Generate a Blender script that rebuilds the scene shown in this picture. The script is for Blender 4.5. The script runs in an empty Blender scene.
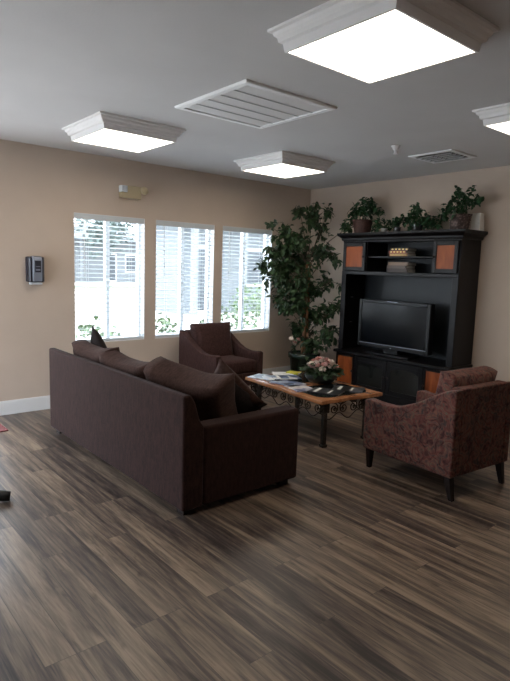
import bpy, bmesh, math, random
from mathutils import Vector, Matrix, Euler, noise as mnoise
R = math.radians
random.seed(7)
sc = bpy.context.scene
COL = sc.collection
H = 2.6

# ------------------------------------------------------------------ materials
def mat(name, color=(.5, .5, .5), rough=.6, metal=0.0, spec=.5, emit=None, estr=0, sheen=0, coat=0):
    m = bpy.data.materials.new(name); m.use_nodes = True
    b = m.node_tree.nodes['Principled BSDF']
    b.inputs['Base Color'].default_value = (*color, 1)
    b.inputs['Roughness'].default_value = rough
    b.inputs['Metallic'].default_value = metal
    b.inputs['Specular IOR Level'].default_value = spec
    b.inputs['Sheen Weight'].default_value = sheen
    b.inputs['Coat Weight'].default_value = coat
    if emit:
        b.inputs['Emission Color'].default_value = (*emit, 1)
        b.inputs['Emission Strength'].default_value = estr
    return m

def N(m, t, **kw):
    n = m.node_tree.nodes.new(t)
    for k, v in kw.items():
        if k.startswith('i_'):
            n.inputs[k[2:].replace('_', ' ')].default_value = v
        else:
            setattr(n, k, v)
    return n
def LK(m, a, b): m.node_tree.links.new(a, b)
def ramp(m, stops):
    n = m.node_tree.nodes.new('ShaderNodeValToRGB'); e = n.color_ramp.elements
    while len(e) < len(stops): e.new(.5)
    for i, (p, c) in enumerate(stops):
        e[i].position = p; e[i].color = (*c, 1)
    return n
def bsdf(m): return m.node_tree.nodes['Principled BSDF']
def bump(m, h, strength=.3, dist=.01):
    b = N(m, 'ShaderNodeBump', i_Strength=strength, i_Distance=dist)
    LK(m, h, b.inputs['Height']); LK(m, b.outputs[0], bsdf(m).inputs['Normal'])

def noisy(name, stops, scale=20, detail=4, rough=.7, stretch=(1, 1, 1), bstr=0, bscale=None, dist=0., **kw):
    m = mat(name, rough=rough, **kw)
    tc = N(m, 'ShaderNodeTexCoord'); mp = N(m, 'ShaderNodeMapping'); mp.inputs['Scale'].default_value = stretch
    LK(m, tc.outputs['Object'], mp.inputs[0])
    n = N(m, 'ShaderNodeTexNoise', i_Scale=scale, i_Detail=detail, i_Distortion=dist)
    LK(m, mp.outputs[0], n.inputs['Vector'])
    r = ramp(m, stops); LK(m, n.outputs['Fac'], r.inputs[0]); LK(m, r.outputs[0], bsdf(m).inputs['Base Color'])
    if bstr:
        n2 = N(m, 'ShaderNodeTexNoise', i_Scale=bscale or scale, i_Detail=3)
        LK(m, tc.outputs['Object'], n2.inputs['Vector']); bump(m, n2.outputs['Fac'], bstr, .004)
    return m

def floor_material():
    m = mat('plank_floor', rough=.4)
    tc = N(m, 'ShaderNodeTexCoord'); sep = N(m, 'ShaderNodeSeparateXYZ'); LK(m, tc.outputs['Object'], sep.inputs[0])
    com = N(m, 'ShaderNodeCombineXYZ'); LK(m, sep.outputs['Y'], com.inputs['X']); LK(m, sep.outputs['X'], com.inputs['Y'])
    br = N(m, 'ShaderNodeTexBrick', offset=.37, offset_frequency=3, i_Scale=1., i_Mortar_Size=.0012, i_Mortar_Smooth=.1)
    br.inputs['Brick Width'].default_value = 1.22; br.inputs['Row Height'].default_value = .122
    br.inputs['Color1'].default_value = (0, 0, 0, 1); br.inputs['Color2'].default_value = (1, 1, 1, 1)
    br.inputs['Mortar'].default_value = (.5, .5, .5, 1)
    LK(m, com.outputs[0], br.inputs['Vector'])
    # per plank shift of the grain
    sh = N(m, 'ShaderNodeVectorMath', operation='MULTIPLY'); LK(m, br.outputs['Color'], sh.inputs[0]); sh.inputs[1].default_value = (17, 31, 9)
    def grain(sx, sy, scale, detail, dist):
        mu = N(m, 'ShaderNodeVectorMath', operation='MULTIPLY'); LK(m, com.outputs[0], mu.inputs[0]); mu.inputs[1].default_value = (sx, sy, 1)
        ad = N(m, 'ShaderNodeVectorMath', operation='ADD'); LK(m, mu.outputs[0], ad.inputs[0]); LK(m, sh.outputs[0], ad.inputs[1])
        n = N(m, 'ShaderNodeTexNoise', i_Scale=scale, i_Detail=detail, i_Distortion=dist, i_Roughness=.6)
        LK(m, ad.outputs[0], n.inputs['Vector']); return n
    a = grain(.85, 11, 1.3, 8, .5); f = grain(5, 85, 1.0, 5, .3); k = grain(2.6, 7, 2.2, 2, .4)
    def mathn(op, x, y):
        n = N(m, 'ShaderNodeMath', operation=op)
        for i, v in enumerate((x, y)):
            if isinstance(v, (int, float)): n.inputs[i].default_value = v
            else: LK(m, v, n.inputs[i])
        return n.outputs[0]
    bw = N(m, 'ShaderNodeRGBToBW'); LK(m, br.outputs['Color'], bw.inputs[0])
    v = mathn('ADD', mathn('MULTIPLY', a.outputs['Fac'], .85), mathn('MULTIPLY', bw.outputs[0], .12))
    v = mathn('ADD', v, mathn('MULTIPLY', f.outputs['Fac'], .40))
    v = mathn('SUBTRACT', v, .19)
    r = ramp(m, [(.34, (.026, .018, .0155)), (.43, (.068, .048, .038)), (.52, (.136, .098, .071)), (.65, (.250, .184, .128))])
    LK(m, v, r.inputs[0])
    kr = ramp(m, [(.25, (.35, .32, .3)), (.36, (1, 1, 1))]); LK(m, k.outputs['Fac'], kr.inputs[0])
    mx = N(m, 'ShaderNodeMix', data_type='RGBA', blend_type='MULTIPLY'); mx.inputs['Factor'].default_value = .6
    LK(m, r.outputs[0], mx.inputs['A']); LK(m, kr.outputs[0], mx.inputs['B'])
    sm = N(m, 'ShaderNodeMix', data_type='RGBA'); LK(m, br.outputs['Fac'], sm.inputs['Factor'])
    LK(m, mx.outputs['Result'], sm.inputs['A']); sm.inputs['B'].default_value = (.055, .042, .034, 1)
    LK(m, sm.outputs['Result'], bsdf(m).inputs['Base Color'])
    rr = N(m, 'ShaderNodeMapRange'); LK(m, f.outputs['Fac'], rr.inputs[0]); rr.inputs['To Min'].default_value = .30; rr.inputs['To Max'].default_value = .46
    LK(m, rr.outputs[0], bsdf(m).inputs['Roughness'])
    bump(m, f.outputs['Fac'], .12, .003)
    return m

def fabric(name, c1, c2, weave=260, sheen=.25, big=3.):
    m = mat(name, rough=.95, spec=.15, sheen=sheen)
    bsdf(m).inputs['Sheen Roughness'].default_value = .5
    tc = N(m, 'ShaderNodeTexCoord')
    mp = N(m, 'ShaderNodeMapping'); mp.inputs['Scale'].default_value = (1, 1, .28); LK(m, tc.outputs['Object'], mp.inputs[0])
    n = N(m, 'ShaderNodeTexNoise', i_Scale=weave, i_Detail=2); LK(m, mp.outputs[0], n.inputs['Vector'])
    n2 = N(m, 'ShaderNodeTexNoise', i_Scale=big * 20, i_Detail=3); LK(m, mp.outputs[0], n2.inputs['Vector'])
    ad = N(m, 'ShaderNodeMath', operation='ADD'); LK(m, n.outputs['Fac'], ad.inputs[0]); LK(m, n2.outputs['Fac'], ad.inputs[1])
    hf = N(m, 'ShaderNodeMath', operation='MULTIPLY'); LK(m, ad.outputs[0], hf.inputs[0]); hf.inputs[1].default_value = .5
    r = ramp(m, [(.36, c1), (.64, c2)]); LK(m, hf.outputs[0], r.inputs[0]); LK(m, r.outputs[0], bsdf(m).inputs['Base Color'])
    bump(m, n.outputs['Fac'], .25, .002)
    return m

def paisley():
    m = mat('paisley_fabric', rough=.9, spec=.15, sheen=.03)
    tc = N(m, 'ShaderNodeTexCoord')
    dn = N(m, 'ShaderNodeTexNoise', i_Scale=7., i_Detail=2); LK(m, tc.outputs['Object'], dn.inputs['Vector'])
    sc_ = N(m, 'ShaderNodeVectorMath', operation='SCALE'); LK(m, dn.outputs['Color'], sc_.inputs[0]); sc_.inputs['Scale'].default_value = .22
    ad = N(m, 'ShaderNodeVectorMath', operation='ADD'); LK(m, tc.outputs['Object'], ad.inputs[0]); LK(m, sc_.outputs[0], ad.inputs[1])
    v = N(m, 'ShaderNodeTexVoronoi', i_Scale=7.5); LK(m, ad.outputs[0], v.inputs['Vector'])
    w = N(m, 'ShaderNodeMath', operation='SINE'); mu = N(m, 'ShaderNodeMath', operation='MULTIPLY')
    LK(m, v.outputs['Distance'], mu.inputs[0]); mu.inputs[1].default_value = 22.; LK(m, mu.outputs[0], w.inputs[0])
    r1 = ramp(m, [(.0, (.060, .016, .015)), (.35, (.105, .045, .036)), (.7, (.155, .085, .058)), (1., (.060, .048, .046))])
    mr = N(m, 'ShaderNodeMapRange'); LK(m, w.outputs[0], mr.inputs[0]); mr.inputs['From Min'].default_value = -1; LK(m, mr.outputs[0], r1.inputs[0])
    n3 = N(m, 'ShaderNodeTexNoise', i_Scale=19., i_Detail=3, i_Distortion=1.4); LK(m, tc.outputs['Object'], n3.inputs['Vector'])
    r2 = ramp(m, [(.38, (.018, .012, .015)), (.48, (.10, .045, .038)), (.58, (.17, .055, .042)), (.68, (.10, .095, .070))]); LK(m, n3.outputs['Fac'], r2.inputs[0])
    mx = N(m, 'ShaderNodeMix', data_type='RGBA'); mx.inputs['Factor'].default_value = .5
    LK(m, r1.outputs[0], mx.inputs['A']); LK(m, r2.outputs[0], mx.inputs['B']); LK(m, mx.outputs['Result'], bsdf(m).inputs['Base Color'])
    n4 = N(m, 'ShaderNodeTexNoise', i_Scale=200.); LK(m, tc.outputs['Object'], n4.inputs['Vector']); bump(m, n4.outputs['Fac'], .2, .002)
    return m

def glass_mat(name, tint=(1, 1, 1), refl=.06):
    m = bpy.data.materials.new(name); m.use_nodes = True; nt = m.node_tree; nt.nodes.clear()
    o = nt.nodes.new('ShaderNodeOutputMaterial'); t = nt.nodes.new('ShaderNodeBsdfTransparent'); g = nt.nodes.new('ShaderNodeBsdfGlossy')
    t.inputs[0].default_value = (*tint, 1); g.inputs['Roughness'].default_value = .02
    mx = nt.nodes.new('ShaderNodeMixShader'); mx.inputs[0].default_value = refl
    nt.links.new(t.outputs[0], mx.inputs[1]); nt.links.new(g.outputs[0], mx.inputs[2]); nt.links.new(mx.outputs[0], o.inputs[0])
    return m

def leafy(name, c1, c2, trans=.15):
    m = mat(name, rough=.5, spec=.35)
    tc = N(m, 'ShaderNodeTexCoord'); n = N(m, 'ShaderNodeTexNoise', i_Scale=14., i_Detail=2); LK(m, tc.outputs['Object'], n.inputs['Vector'])
    r = ramp(m, [(.35, c1), (.65, c2)]); LK(m, n.outputs['Fac'], r.inputs[0]); LK(m, r.outputs[0], bsdf(m).inputs['Base Color'])
    return m

def mag_cover(name, stops, scale, seed):
    m = mat(name, rough=.3)
    tc = N(m, 'ShaderNodeTexCoord'); mp = N(m, 'ShaderNodeMapping'); mp.inputs['Location'].default_value = (seed * 3.1, seed * 1.7, 0)
    LK(m, tc.outputs['Object'], mp.inputs[0])
    n = N(m, 'ShaderNodeTexVoronoi', i_Scale=scale); LK(m, mp.outputs[0], n.inputs['Vector'])
    bw = N(m, 'ShaderNodeRGBToBW'); LK(m, n.outputs['Color'], bw.inputs[0])
    r = ramp(m, stops); r.color_ramp.interpolation = 'CONSTANT'; LK(m, bw.outputs[0], r.inputs[0]); LK(m, r.outputs[0], bsdf(m).inputs['Base Color'])
    return m

M = {}
M['floor'] = floor_material()
M['wall'] = noisy('beige_wall', [(.35, (.565, .465, .385)), (.65, (.59, .488, .405))], 3, 3, .85, bstr=.15, bscale=90, spec=.2)
M['ceil'] = noisy('white_ceiling', [(.35, (.63, .62, .62)), (.65, (.66, .65, .65))], 2, 3, .9, bstr=.2, bscale=70, spec=.2)
M['trim'] = mat('white_trim', (.80, .80, .80), .45)
M['vinyl'] = mat('white_vinyl', (.82, .83, .84), .4)
M['slat'] = mat('white_blind', (.62, .66, .69), .45)
M['cord'] = mat('blind_cord', (.75, .75, .74), .8)
M['glass'] = glass_mat('window_glass')
M['fix'] = mat('white_fixture', (.88, .87, .87), .5)
M['diff'] = mat('lit_diffuser', (.9, .9, .9), .5, emit=(1, .88, .73), estr=5.0)
M['grille'] = mat('grille_white', (.93, .94, .95), .5)
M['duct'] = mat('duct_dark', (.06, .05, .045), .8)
M['duct_grey'] = mat('filter_grey', (.50, .51, .52), .9)
M['sofa'] = fabric('brown_chenille', (.0145, .0060, .0050), (.035, .0150, .0122), 260, .03)
M['sofa2'] = fabric('brown_chenille_plain', (.028, .0130, .0100), (.062, .032, .025), 180, .03)
M['dark'] = fabric('black_brown_fabric', (.009, .006, .006), (.020, .014, .014), 200, .02)
M['chair'] = fabric('dark_brown_weave', (.036, .0165, .015), (.080, .041, .037), 200, .03)
M['paisley'] = paisley()
M['foot'] = noisy('espresso_wood', [(.3, (.010, .0055, .0045)), (.7, (.020, .011, .009))], 6, 3, .5, (1, 1, .1), spec=.25)
M['black'] = noisy('black_stained_wood', [(.35, (.003, .0026, .0034)), (.65, (.006, .0052, .0062))], 8, 4, .36, (1, 1, .1), spec=.22)
M['blackp'] = noisy('black_back_panel', [(.35, (.006, .008, .011)), (.65, (.010, .0125, .016))], 5, 4, .42, (1, 1, .1), spec=.35)
M['orange'] = noisy('cherry_panel', [(.3, (.15, .031, .006)), (.5, (.245, .056, .010)), (.72, (.34, .090, .018))], 9, 5, .45, (1, 1.6, .35), dist=.8, spec=.3)
M['tablewood'] = noisy('honey_wood', [(.3, (.30, .115, .045)), (.6, (.46, .20, .085)), (.8, (.55, .27, .12))], 7, 5, .24, (3, .5, 1), dist=.5, coat=.4)
M['inset'] = mat('smoked_glass', (.012, .014, .014), .06)
M['iron'] = noisy('wrought_iron', [(.4, (.022, .018, .015)), (.7, (.05, .04, .032))], 30, 3, .5, metal=.5)
M['tvb'] = mat('tv_black_plastic', (.004, .004, .005), .35, spec=.3)
M['screen'] = mat('tv_screen', (.0020, .003, .0045), .18, spec=.20)
M['chrome'] = mat('silver_metal', (.6, .6, .62), .3, 1)
M['silver'] = mat('silver_plastic', (.27, .30, .37), .35, .3)
M['navy'] = mat('dark_plastic', (.022, .022, .035), .3)
M['clear'] = mat('tray_plastic', (.55, .60, .66), .3)
M['almond'] = mat('almond_plastic', (.50, .42, .27), .45)
M['lens'] = mat('lamp_lens', (.72, .78, .84), .15)
M['lensrib'] = mat('lamp_rib', (.25, .30, .38), .3)
M['leaf'] = leafy('ficus_leaf', (.014, .030, .013), (.040, .085, .030))
M['leaf2'] = leafy('ivy_leaf', (.008, .030, .012), (.026, .085, .030))
M['leaf3'] = leafy('bouquet_leaf', (.015, .035, .016), (.045, .085, .035))
M['bark'] = noisy('ficus_bark', [(.3, (.12, .05, .022)), (.7, (.27, .13, .06))], 12, 4, .8, (1, 1, .3), bstr=.4)
M['twig'] = noisy('ficus_twig', [(.3, (.035, .022, .014)), (.7, (.075, .05, .03))], 12)
M['stem'] = mat('green_stem', (.05, .075, .03), .6)
M['greenpot'] = mat('dark_green_ceramic', (.012, .028, .02), .25)
M['bowl'] = mat('black_green_bowl', (.012, .018, .014), .3)
M['soil'] = noisy('soil', [(.4, (.02, .014, .01)), (.6, (.05, .035, .025))], 40)
M['basket'] = noisy('red_brown_wicker', [(.35, (.028, .011, .009)), (.65, (.075, .030, .022))], 60, 3, .7)
M['basket2'] = noisy('dark_wicker', [(.35, (.020, .010, .009)), (.52, (.050, .025, .022)), (.66, (.20, .15, .13))], 45, 3, .7)
M['greypot'] = mat('grey_glass_pot', (.035, .038, .042), .2)
M['paleglaze'] = mat('pale_glazed_pot', (.42, .42, .42), .3)
M['whitepot'] = mat('white_ceramic', (.74, .72, .68), .35)
M['pink'] = noisy('pink_petal', [(.35, (.60, .30, .28)), (.65, (.80, .52, .47))], 30)
M['cream'] = noisy('cream_petal', [(.35, (.74, .62, .55)), (.65, (.86, .78, .72))], 30)
M['rose'] = noisy('dusty_rose_petal', [(.35, (.40, .15, .12)), (.65, (.58, .28, .24))], 30)
M['paper'] = mat('paper', (.72, .70, .66), .8)
M['rug'] = noisy('maroon_mat', [(.35, (.10, .022, .022)), (.65, (.18, .045, .045))], 60, 3, .95, bstr=.5)
M['rubber'] = mat('black_rubber', (.010, .010, .010), .45)
M['pave'] = noisy('pale_concrete', [(.35, (.47, .46, .45)), (.65, (.53, .52, .50))], 2, 5, .9)
M['lawn'] = noisy('lawn', [(.35, (.060, .10, .045)), (.65, (.095, .135, .065))], 12, 5, .95)
M['stucco'] = noisy('grey_stucco', [(.35, (.115, .130, .142)), (.65, (.135, .15, .16))], 6, 4, .9)
M['stucco2'] = noisy('white_stucco', [(.35, (.14, .153, .163)), (.65, (.16, .172, .18))], 6, 4, .9)
M['shingle'] = noisy('grey_shingle', [(.35, (.07, .08, .088)), (.65, (.09, .10, .108))], 9, 4, .9)
M['outglass'] = mat('far_window_glass', (.03, .04, .05), .3)
M['bush'] = leafy('shrub_leaf', (.040, .075, .030), (.11, .17, .075))
M['treeleaf'] = leafy('tree_leaf', (.06, .085, .08), (.11, .14, .13))

# ------------------------------------------------------------------ build helpers
def wloc(o):
    v = Vector((0, 0, 0))
    while o is not None: v += o.location; o = o.parent
    return v
def obj(name, bm, m, parent=None, world=False, smooth=False, bevel=0, seg=2, subsurf=0, loc=None):
    if world and parent is not None: bmesh.ops.translate(bm, verts=bm.verts, vec=-wloc(parent))
    if world and parent is None and loc is not None: bmesh.ops.translate(bm, verts=bm.verts, vec=-Vector(loc))
    bmesh.ops.recalc_face_normals(bm, faces=bm.faces)
    me = bpy.data.meshes.new(name); bm.to_mesh(me); bm.free()
    for x in (m if isinstance(m, (list, tuple)) else [m]): me.materials.append(x)
    o = bpy.data.objects.new(name, me); COL.objects.link(o)
    if parent is not None: o.parent = parent
    if loc is not None: o.location = loc
    if smooth:
        for p in me.polygons: p.use_smooth = True
    if bevel:
        b = o.modifiers.new('b', 'BEVEL'); b.width = bevel; b.segments = seg; b.limit_method = 'ANGLE'; b.angle_limit = R(40)
        if seg > 1:
            for p in me.polygons: p.use_smooth = True
            b.harden_normals = True
    if subsurf:
        s = o.modifiers.new('s', 'SUBSURF'); s.levels = subsurf; s.render_levels = subsurf
    return o
def tag(o, label=None, cat=None, group=None, kind=None):
    if label: o['label'] = label
    if cat: o['category'] = cat
    if group: o['group'] = group
    if kind: o['kind'] = kind
    return o
def thing(name, label, cat, loc=(0, 0, 0), rz=0, group=None):
    o = bpy.data.objects.new(name, None); COL.objects.link(o); o.empty_display_size = .1
    o.location = loc; o.rotation_euler = (0, 0, rz)
    return tag(o, label, cat, group)
def struct(name, bm, m, parent=None, **kw):
    o = obj(name, bm, m, parent, **kw)
    if parent is None: o['kind'] = 'structure'
    return o
def dup(root, loc=None, rz=None, label=None, group=None):
    def cp(o, par):
        c = o.copy(); COL.objects.link(c)
        if par is not None: c.parent = par
        for ch in list(o.children): cp(ch, c)
        return c
    kids = list(root.children)
    r = root.copy(); COL.objects.link(r)
    for k in kids: cp(k, r)
    if loc is not None: r.location = loc
    if rz is not None: r.rotation_euler = (0, 0, rz)
    if label: r['label'] = label
    if group: r['group'] = group
    return r
def BM(): return bmesh.new()
def box(bm, a, b, mi=0):
    x0, y0, z0 = a; x1, y1, z1 = b
    vs = [bm.verts.new(p) for p in ((x0, y0, z0), (x1, y0, z0), (x1, y1, z0), (x0, y1, z0), (x0, y0, z1), (x1, y0, z1), (x1, y1, z1), (x0, y1, z1))]
    for f in ((0, 3, 2, 1), (4, 5, 6, 7), (0, 1, 5, 4), (1, 2, 6, 5), (2, 3, 7, 6), (3, 0, 4, 7)):
        fc = bm.faces.new([vs[i] for i in f]); fc.material_index = mi
    return vs
def B(*bs):
    bm = BM()
    for a, b in bs: box(bm, a, b)
    return bm
def prism(bm, pts, axis, a, b):
    """extrude a 2D outline along an axis: pts are the two other coordinates in x,y,z order"""
    def P(p, t):
        q = list(p); q.insert(axis, t); return q
    n = len(pts)
    lo = [bm.verts.new(P(p, a)) for p in pts]; hi = [bm.verts.new(P(p, b)) for p in pts]
    bm.faces.new(lo); bm.faces.new(hi[::-1])
    for i in range(n): bm.faces.new((lo[i], hi[i], hi[(i + 1) % n], lo[(i + 1) % n]))
    return lo + hi
def frame_of(d):
    d = Vector(d).normalized(); u = d.orthogonal().normalized(); return d, u, d.cross(u)
def tube(bm, pts, r, n=8, cap=True):
    pts = [Vector(p) for p in pts]; rs = r if isinstance(r, (list, tuple)) else [r] * len(pts)
    rings = []; u = None
    for i, p in enumerate(pts):
        d = (pts[min(i + 1, len(pts) - 1)] - pts[max(i - 1, 0)]).normalized()
        if u is None: u = d.orthogonal().normalized()
        u = (u - d * u.dot(d)).normalized(); v = d.cross(u)
        rings.append([bm.verts.new(p + (u * math.cos(2 * math.pi * k / n) + v * math.sin(2 * math.pi * k / n)) * rs[i]) for k in range(n)])
    for a, b in zip(rings, rings[1:]):
        for k in range(n): bm.faces.new((a[k], a[(k + 1) % n], b[(k + 1) % n], b[k]))
    if cap: bm.faces.new(rings[0][::-1]); bm.faces.new(rings[-1])
def lathe(bm, prof, c=(0, 0, 0), n=24, close=True):
    c = Vector(c); rings = []
    for r, z in prof:
        rings.append([bm.verts.new(c + Vector((r * math.cos(2 * math.pi * k / n), r * math.sin(2 * math.pi * k / n), z))) for k in range(n)])
    for a, b in zip(rings, rings[1:]):
        for k in range(n): bm.faces.new((a[k], a[(k + 1) % n], b[(k + 1) % n], b[k]))
    if close: bm.faces.new(rings[0][::-1]); bm.faces.new(rings[-1])
def ball(bm, c, r, sx=1, sy=1, sz=1, sub=2):
    m_ = Matrix.Translation(c) @ Matrix.Diagonal((r * sx, r * sy, r * sz, 1))
    return bmesh.ops.create_icosphere(bm, subdivisions=sub, radius=1, matrix=m_)['verts']
def cushion(W, D, T, m=.7, p=4, pinch=.0, bulge=.06, n=9, seed=0, lump=.0, sag=0):
    """W x D pad, thickness T along z; m = edge thickness share"""
    bm = BM(); bmesh.ops.create_cube(bm, size=2)
    bmesh.ops.subdivide_edges(bm, edges=bm.edges, cuts=n, use_grid_fill=True)
    for v in bm.verts:
        u, w, t = v.co
        f = max(0., (1 - abs(u) ** p) * (1 - abs(w) ** p)) ** .5
        z = t * T / 2 * (m + (1 - m) * f)
        s = 1 + bulge * (1 - t * t) - bulge
        x = u * W / 2 * (s - pinch * (1 - w * w) * abs(u)); y = w * D / 2 * (s - pinch * (1 - u * u) * abs(w))
        co = Vector((x, y, z))
        if lump:
            q = mnoise.noise_vector(Vector((x, y, z)) * 5 + Vector((seed * 9.1, 0, 0))); co += q * lump
        co.y -= sag * (1 - u * u) * (.5 + .5 * w)
        v.co = co
    return bm
def leaf(bm, pos, d, size, width=.45, droop=.25, roll=None):
    d = Vector(d).normalized(); s = d.cross(Vector((0, 0, 1)))
    if s.length < .05: s = Vector((1, 0, 0))
    s.normalize(); s.rotate(Matrix.Rotation(random.uniform(-.9, .9) if roll is None else roll, 3, d)); up = s.cross(d)
    p = Vector(pos); w = size * width / 2
    a = bm.verts.new(p); t = bm.verts.new(p + d * size - up * size * droop)
    m1 = p + d * size * .38; m2 = p + d * size * .72 - up * size * droop * .45
    l1 = bm.verts.new(m1 + s * w + up * w * .3); r1 = bm.verts.new(m1 - s * w + up * w * .3); c1 = bm.verts.new(m1)
    l2 = bm.verts.new(m2 + s * w * .75 + up * w * .2); r2 = bm.verts.new(m2 - s * w * .75 + up * w * .2); c2 = bm.verts.new(m2)
    for f in ((a, c1, l1), (a, r1, c1), (c1, c2, l2, l1), (c1, r1, r2, c2), (c2, t, l2), (c2, r2, t)): bm.faces.new(f)
def rdir(zb=0.):
    while True:
        v = Vector((random.uniform(-1, 1), random.uniform(-1, 1), random.uniform(-1, 1)))
        if .1 < v.length < 1: v.normalize(); v.z += zb; return v.normalized()

# ------------------------------------------------------------------ camera
F_PX, YAW, PITCH, ROLL = 551.23, .702042, -.130695, .030522
f = Vector((math.sin(YAW) * math.cos(PITCH), math.cos(YAW) * math.cos(PITCH), math.sin(PITCH)))
r0 = Vector((math.cos(YAW), -math.sin(YAW), 0)); u0 = r0.cross(f)
rr = r0 * math.cos(ROLL) + u0 * math.sin(ROLL); uu = -r0 * math.sin(ROLL) + u0 * math.cos(ROLL)
cam = bpy.data.cameras.new('camera'); co = bpy.data.objects.new('camera', cam); COL.objects.link(co)
co.matrix_world = Matrix(((rr.x, uu.x, -f.x, -5.64170), (rr.y, uu.y, -f.y, -5.56738), (rr.z, uu.z, -f.z, 1.49506), (0, 0, 0, 1)))
cam.sensor_fit = 'VERTICAL'; cam.sensor_height = 24.0; cam.lens = F_PX / 681 * 24.0; cam.clip_start = .05
sc.camera = co

# ------------------------------------------------------------------ room shell
XL, YF, T = -6.5, -8.6, .14
WIN = [(-3.392, -2.584), (-2.445, -1.632), (-1.508, -.686)]
WZ0, WZ1 = .650, 2.0
struct('floor', B(((XL - T, YF - T, -.1), (T, T, 0))), M['floor'])
struct('ceiling', B(((XL - T, YF - T, H), (T, T, H + .12))), M['ceil'])
DR = (-5.75, -4.21, 2.08)
bm = BM(); xs = [XL - T, DR[0], DR[1]] + [x for w in WIN for x in w] + [T]
box(bm, (DR[0], 0, DR[2]), (DR[1], T, H))
for i in range(0, 10, 2): box(bm, (xs[i], 0, 0), (xs[i + 1], T, H))
for a, b in WIN: box(bm, (a, 0, 0), (b, T, WZ0)); box(bm, (a, 0, WZ1), (b, T, H))
struct('wall_back', bm, M['wall'])
struct('wall_right', B(((0, YF - T, 0), (T, 0, H))), M['wall'])
struct('wall_front', B(((XL, YF - T, 0), (0, YF, H))), M['wall'])
LW = (-2.7, -.3, .05, 1.9)
struct('wall_left', B(((XL - T, YF, 0), (XL, LW[0], H)), ((XL - T, LW[1], 0), (XL, 0, H)), ((XL - T, LW[0], 0), (XL, LW[1], LW[2])), ((XL - T, LW[0], LW[3]), (XL, LW[1], H))), M['wall'])
def baseb(x0, y0, x1, y1): return B(((x0, y0, 0), (x1, y1, .125)), ((x0 + (.004 if x1 - x0 < .1 else 0), y0 + (.004 if y1 - y0 < .1 else 0), .125), (x1 - (.004 if x1 - x0 < .1 else 0), y1, .137)))
bm = baseb(DR[1], -.016, 0, 0); bb = baseb(XL, -.016, DR[0], 0); tmp = bpy.data.meshes.new('t'); bb.to_mesh(tmp); bb.free(); bm.from_mesh(tmp); bpy.data.meshes.remove(tmp)
struct('baseboard_back', bm, M['trim'])
struct('baseboard_right', baseb(-.016, YF, 0, -.016), M['trim'])
struct('baseboard_left', baseb(XL, YF, XL + .016, -.016), M['trim'])
for i, (a, b) in enumerate(WIN):
    w = BM(); y0, y1 = .085, .135; t = .034
    box(w, (a, y0, WZ0), (a + t, y1, WZ1)); box(w, (b - t, y0, WZ0), (b, y1, WZ1)); box(w, (a + t, y0, WZ0), (b - t, y1, WZ0 + t)); box(w, (a + t, y0, WZ1 - t), (b - t, y1, WZ1))
    c = (a + b) / 2 - .0
    box(w, (c - .022, y0 - .005, WZ0 + t), (c + .022, y1, WZ1 - t))
    o = struct('window_%d' % (i + 1), w, M['vinyl'])
    obj('pane', B(((a + t, .108, WZ0 + t), (c - .022, .112, WZ1 - t)), ((c + .022, .108, WZ0 + t), (b - t, .112, WZ1 - t))), M['glass'], o)
    obj('window_return', B(((a + .0002, .001, WZ0 + .012), (a + .004, .085, WZ1 - .004)), ((b - .004, .001, WZ0 + .012), (b - .0002, .085, WZ1 - .004)), ((a + .004, .001, WZ1 - .004), (b - .004, .085, WZ1 - .0002))), M['trim'], o)
    obj('window_sill', B(((a + .001, .002, WZ0), (b - .001, .085, WZ0 + .012))), M['trim'], o)
w = BM()
for y in (LW[0], (LW[0] + LW[1]) / 2 - .04, LW[1] - .07): box(w, (XL - .1, y, LW[2]), (XL - .04, y + .07, LW[3]))
box(w, (XL - .1, LW[0], LW[2]), (XL - .04, LW[1], LW[2] + .06)); box(w, (XL - .1, LW[0], LW[3] - .06), (XL - .04, LW[1], LW[3]))
o = struct('window_4', w, M['vinyl'])
obj('pane', B(((XL - .075, LW[0] + .05, LW[2] + .05), (XL - .07, LW[1] - .05, LW[3] - .05))), M['glass'], o)

w = BM(); dm = (DR[0] + DR[1]) / 2
for a, b in ((DR[0], DR[0] + .06), (dm - .04, dm + .04), (DR[1] - .06, DR[1])): box(w, (a, .05, 0), (b, .11, DR[2]))
box(w, (DR[0] + .06, .05, 0), (dm - .04, .11, .06)); box(w, (dm + .04, .05, 0), (DR[1] - .06, .11, .06)); box(w, (DR[0] + .06, .05, DR[2] - .06), (dm - .04, .11, DR[2])); box(w, (dm + .04, .05, DR[2] - .06), (DR[1] - .06, .11, DR[2]))
o = struct('door_1', w, M['vinyl'])
obj('pane', B(((DR[0] + .06, .078, .06), (dm - .04, .082, DR[2] - .06)), ((dm + .04, .078, .06), (DR[1] - .06, .082, DR[2] - .06))), M['glass'], o)
obj('handle', B(((dm - .03, .01, .95), (dm - .01, .05, 1.25))), M['silver'], o, bevel=.004)

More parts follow.
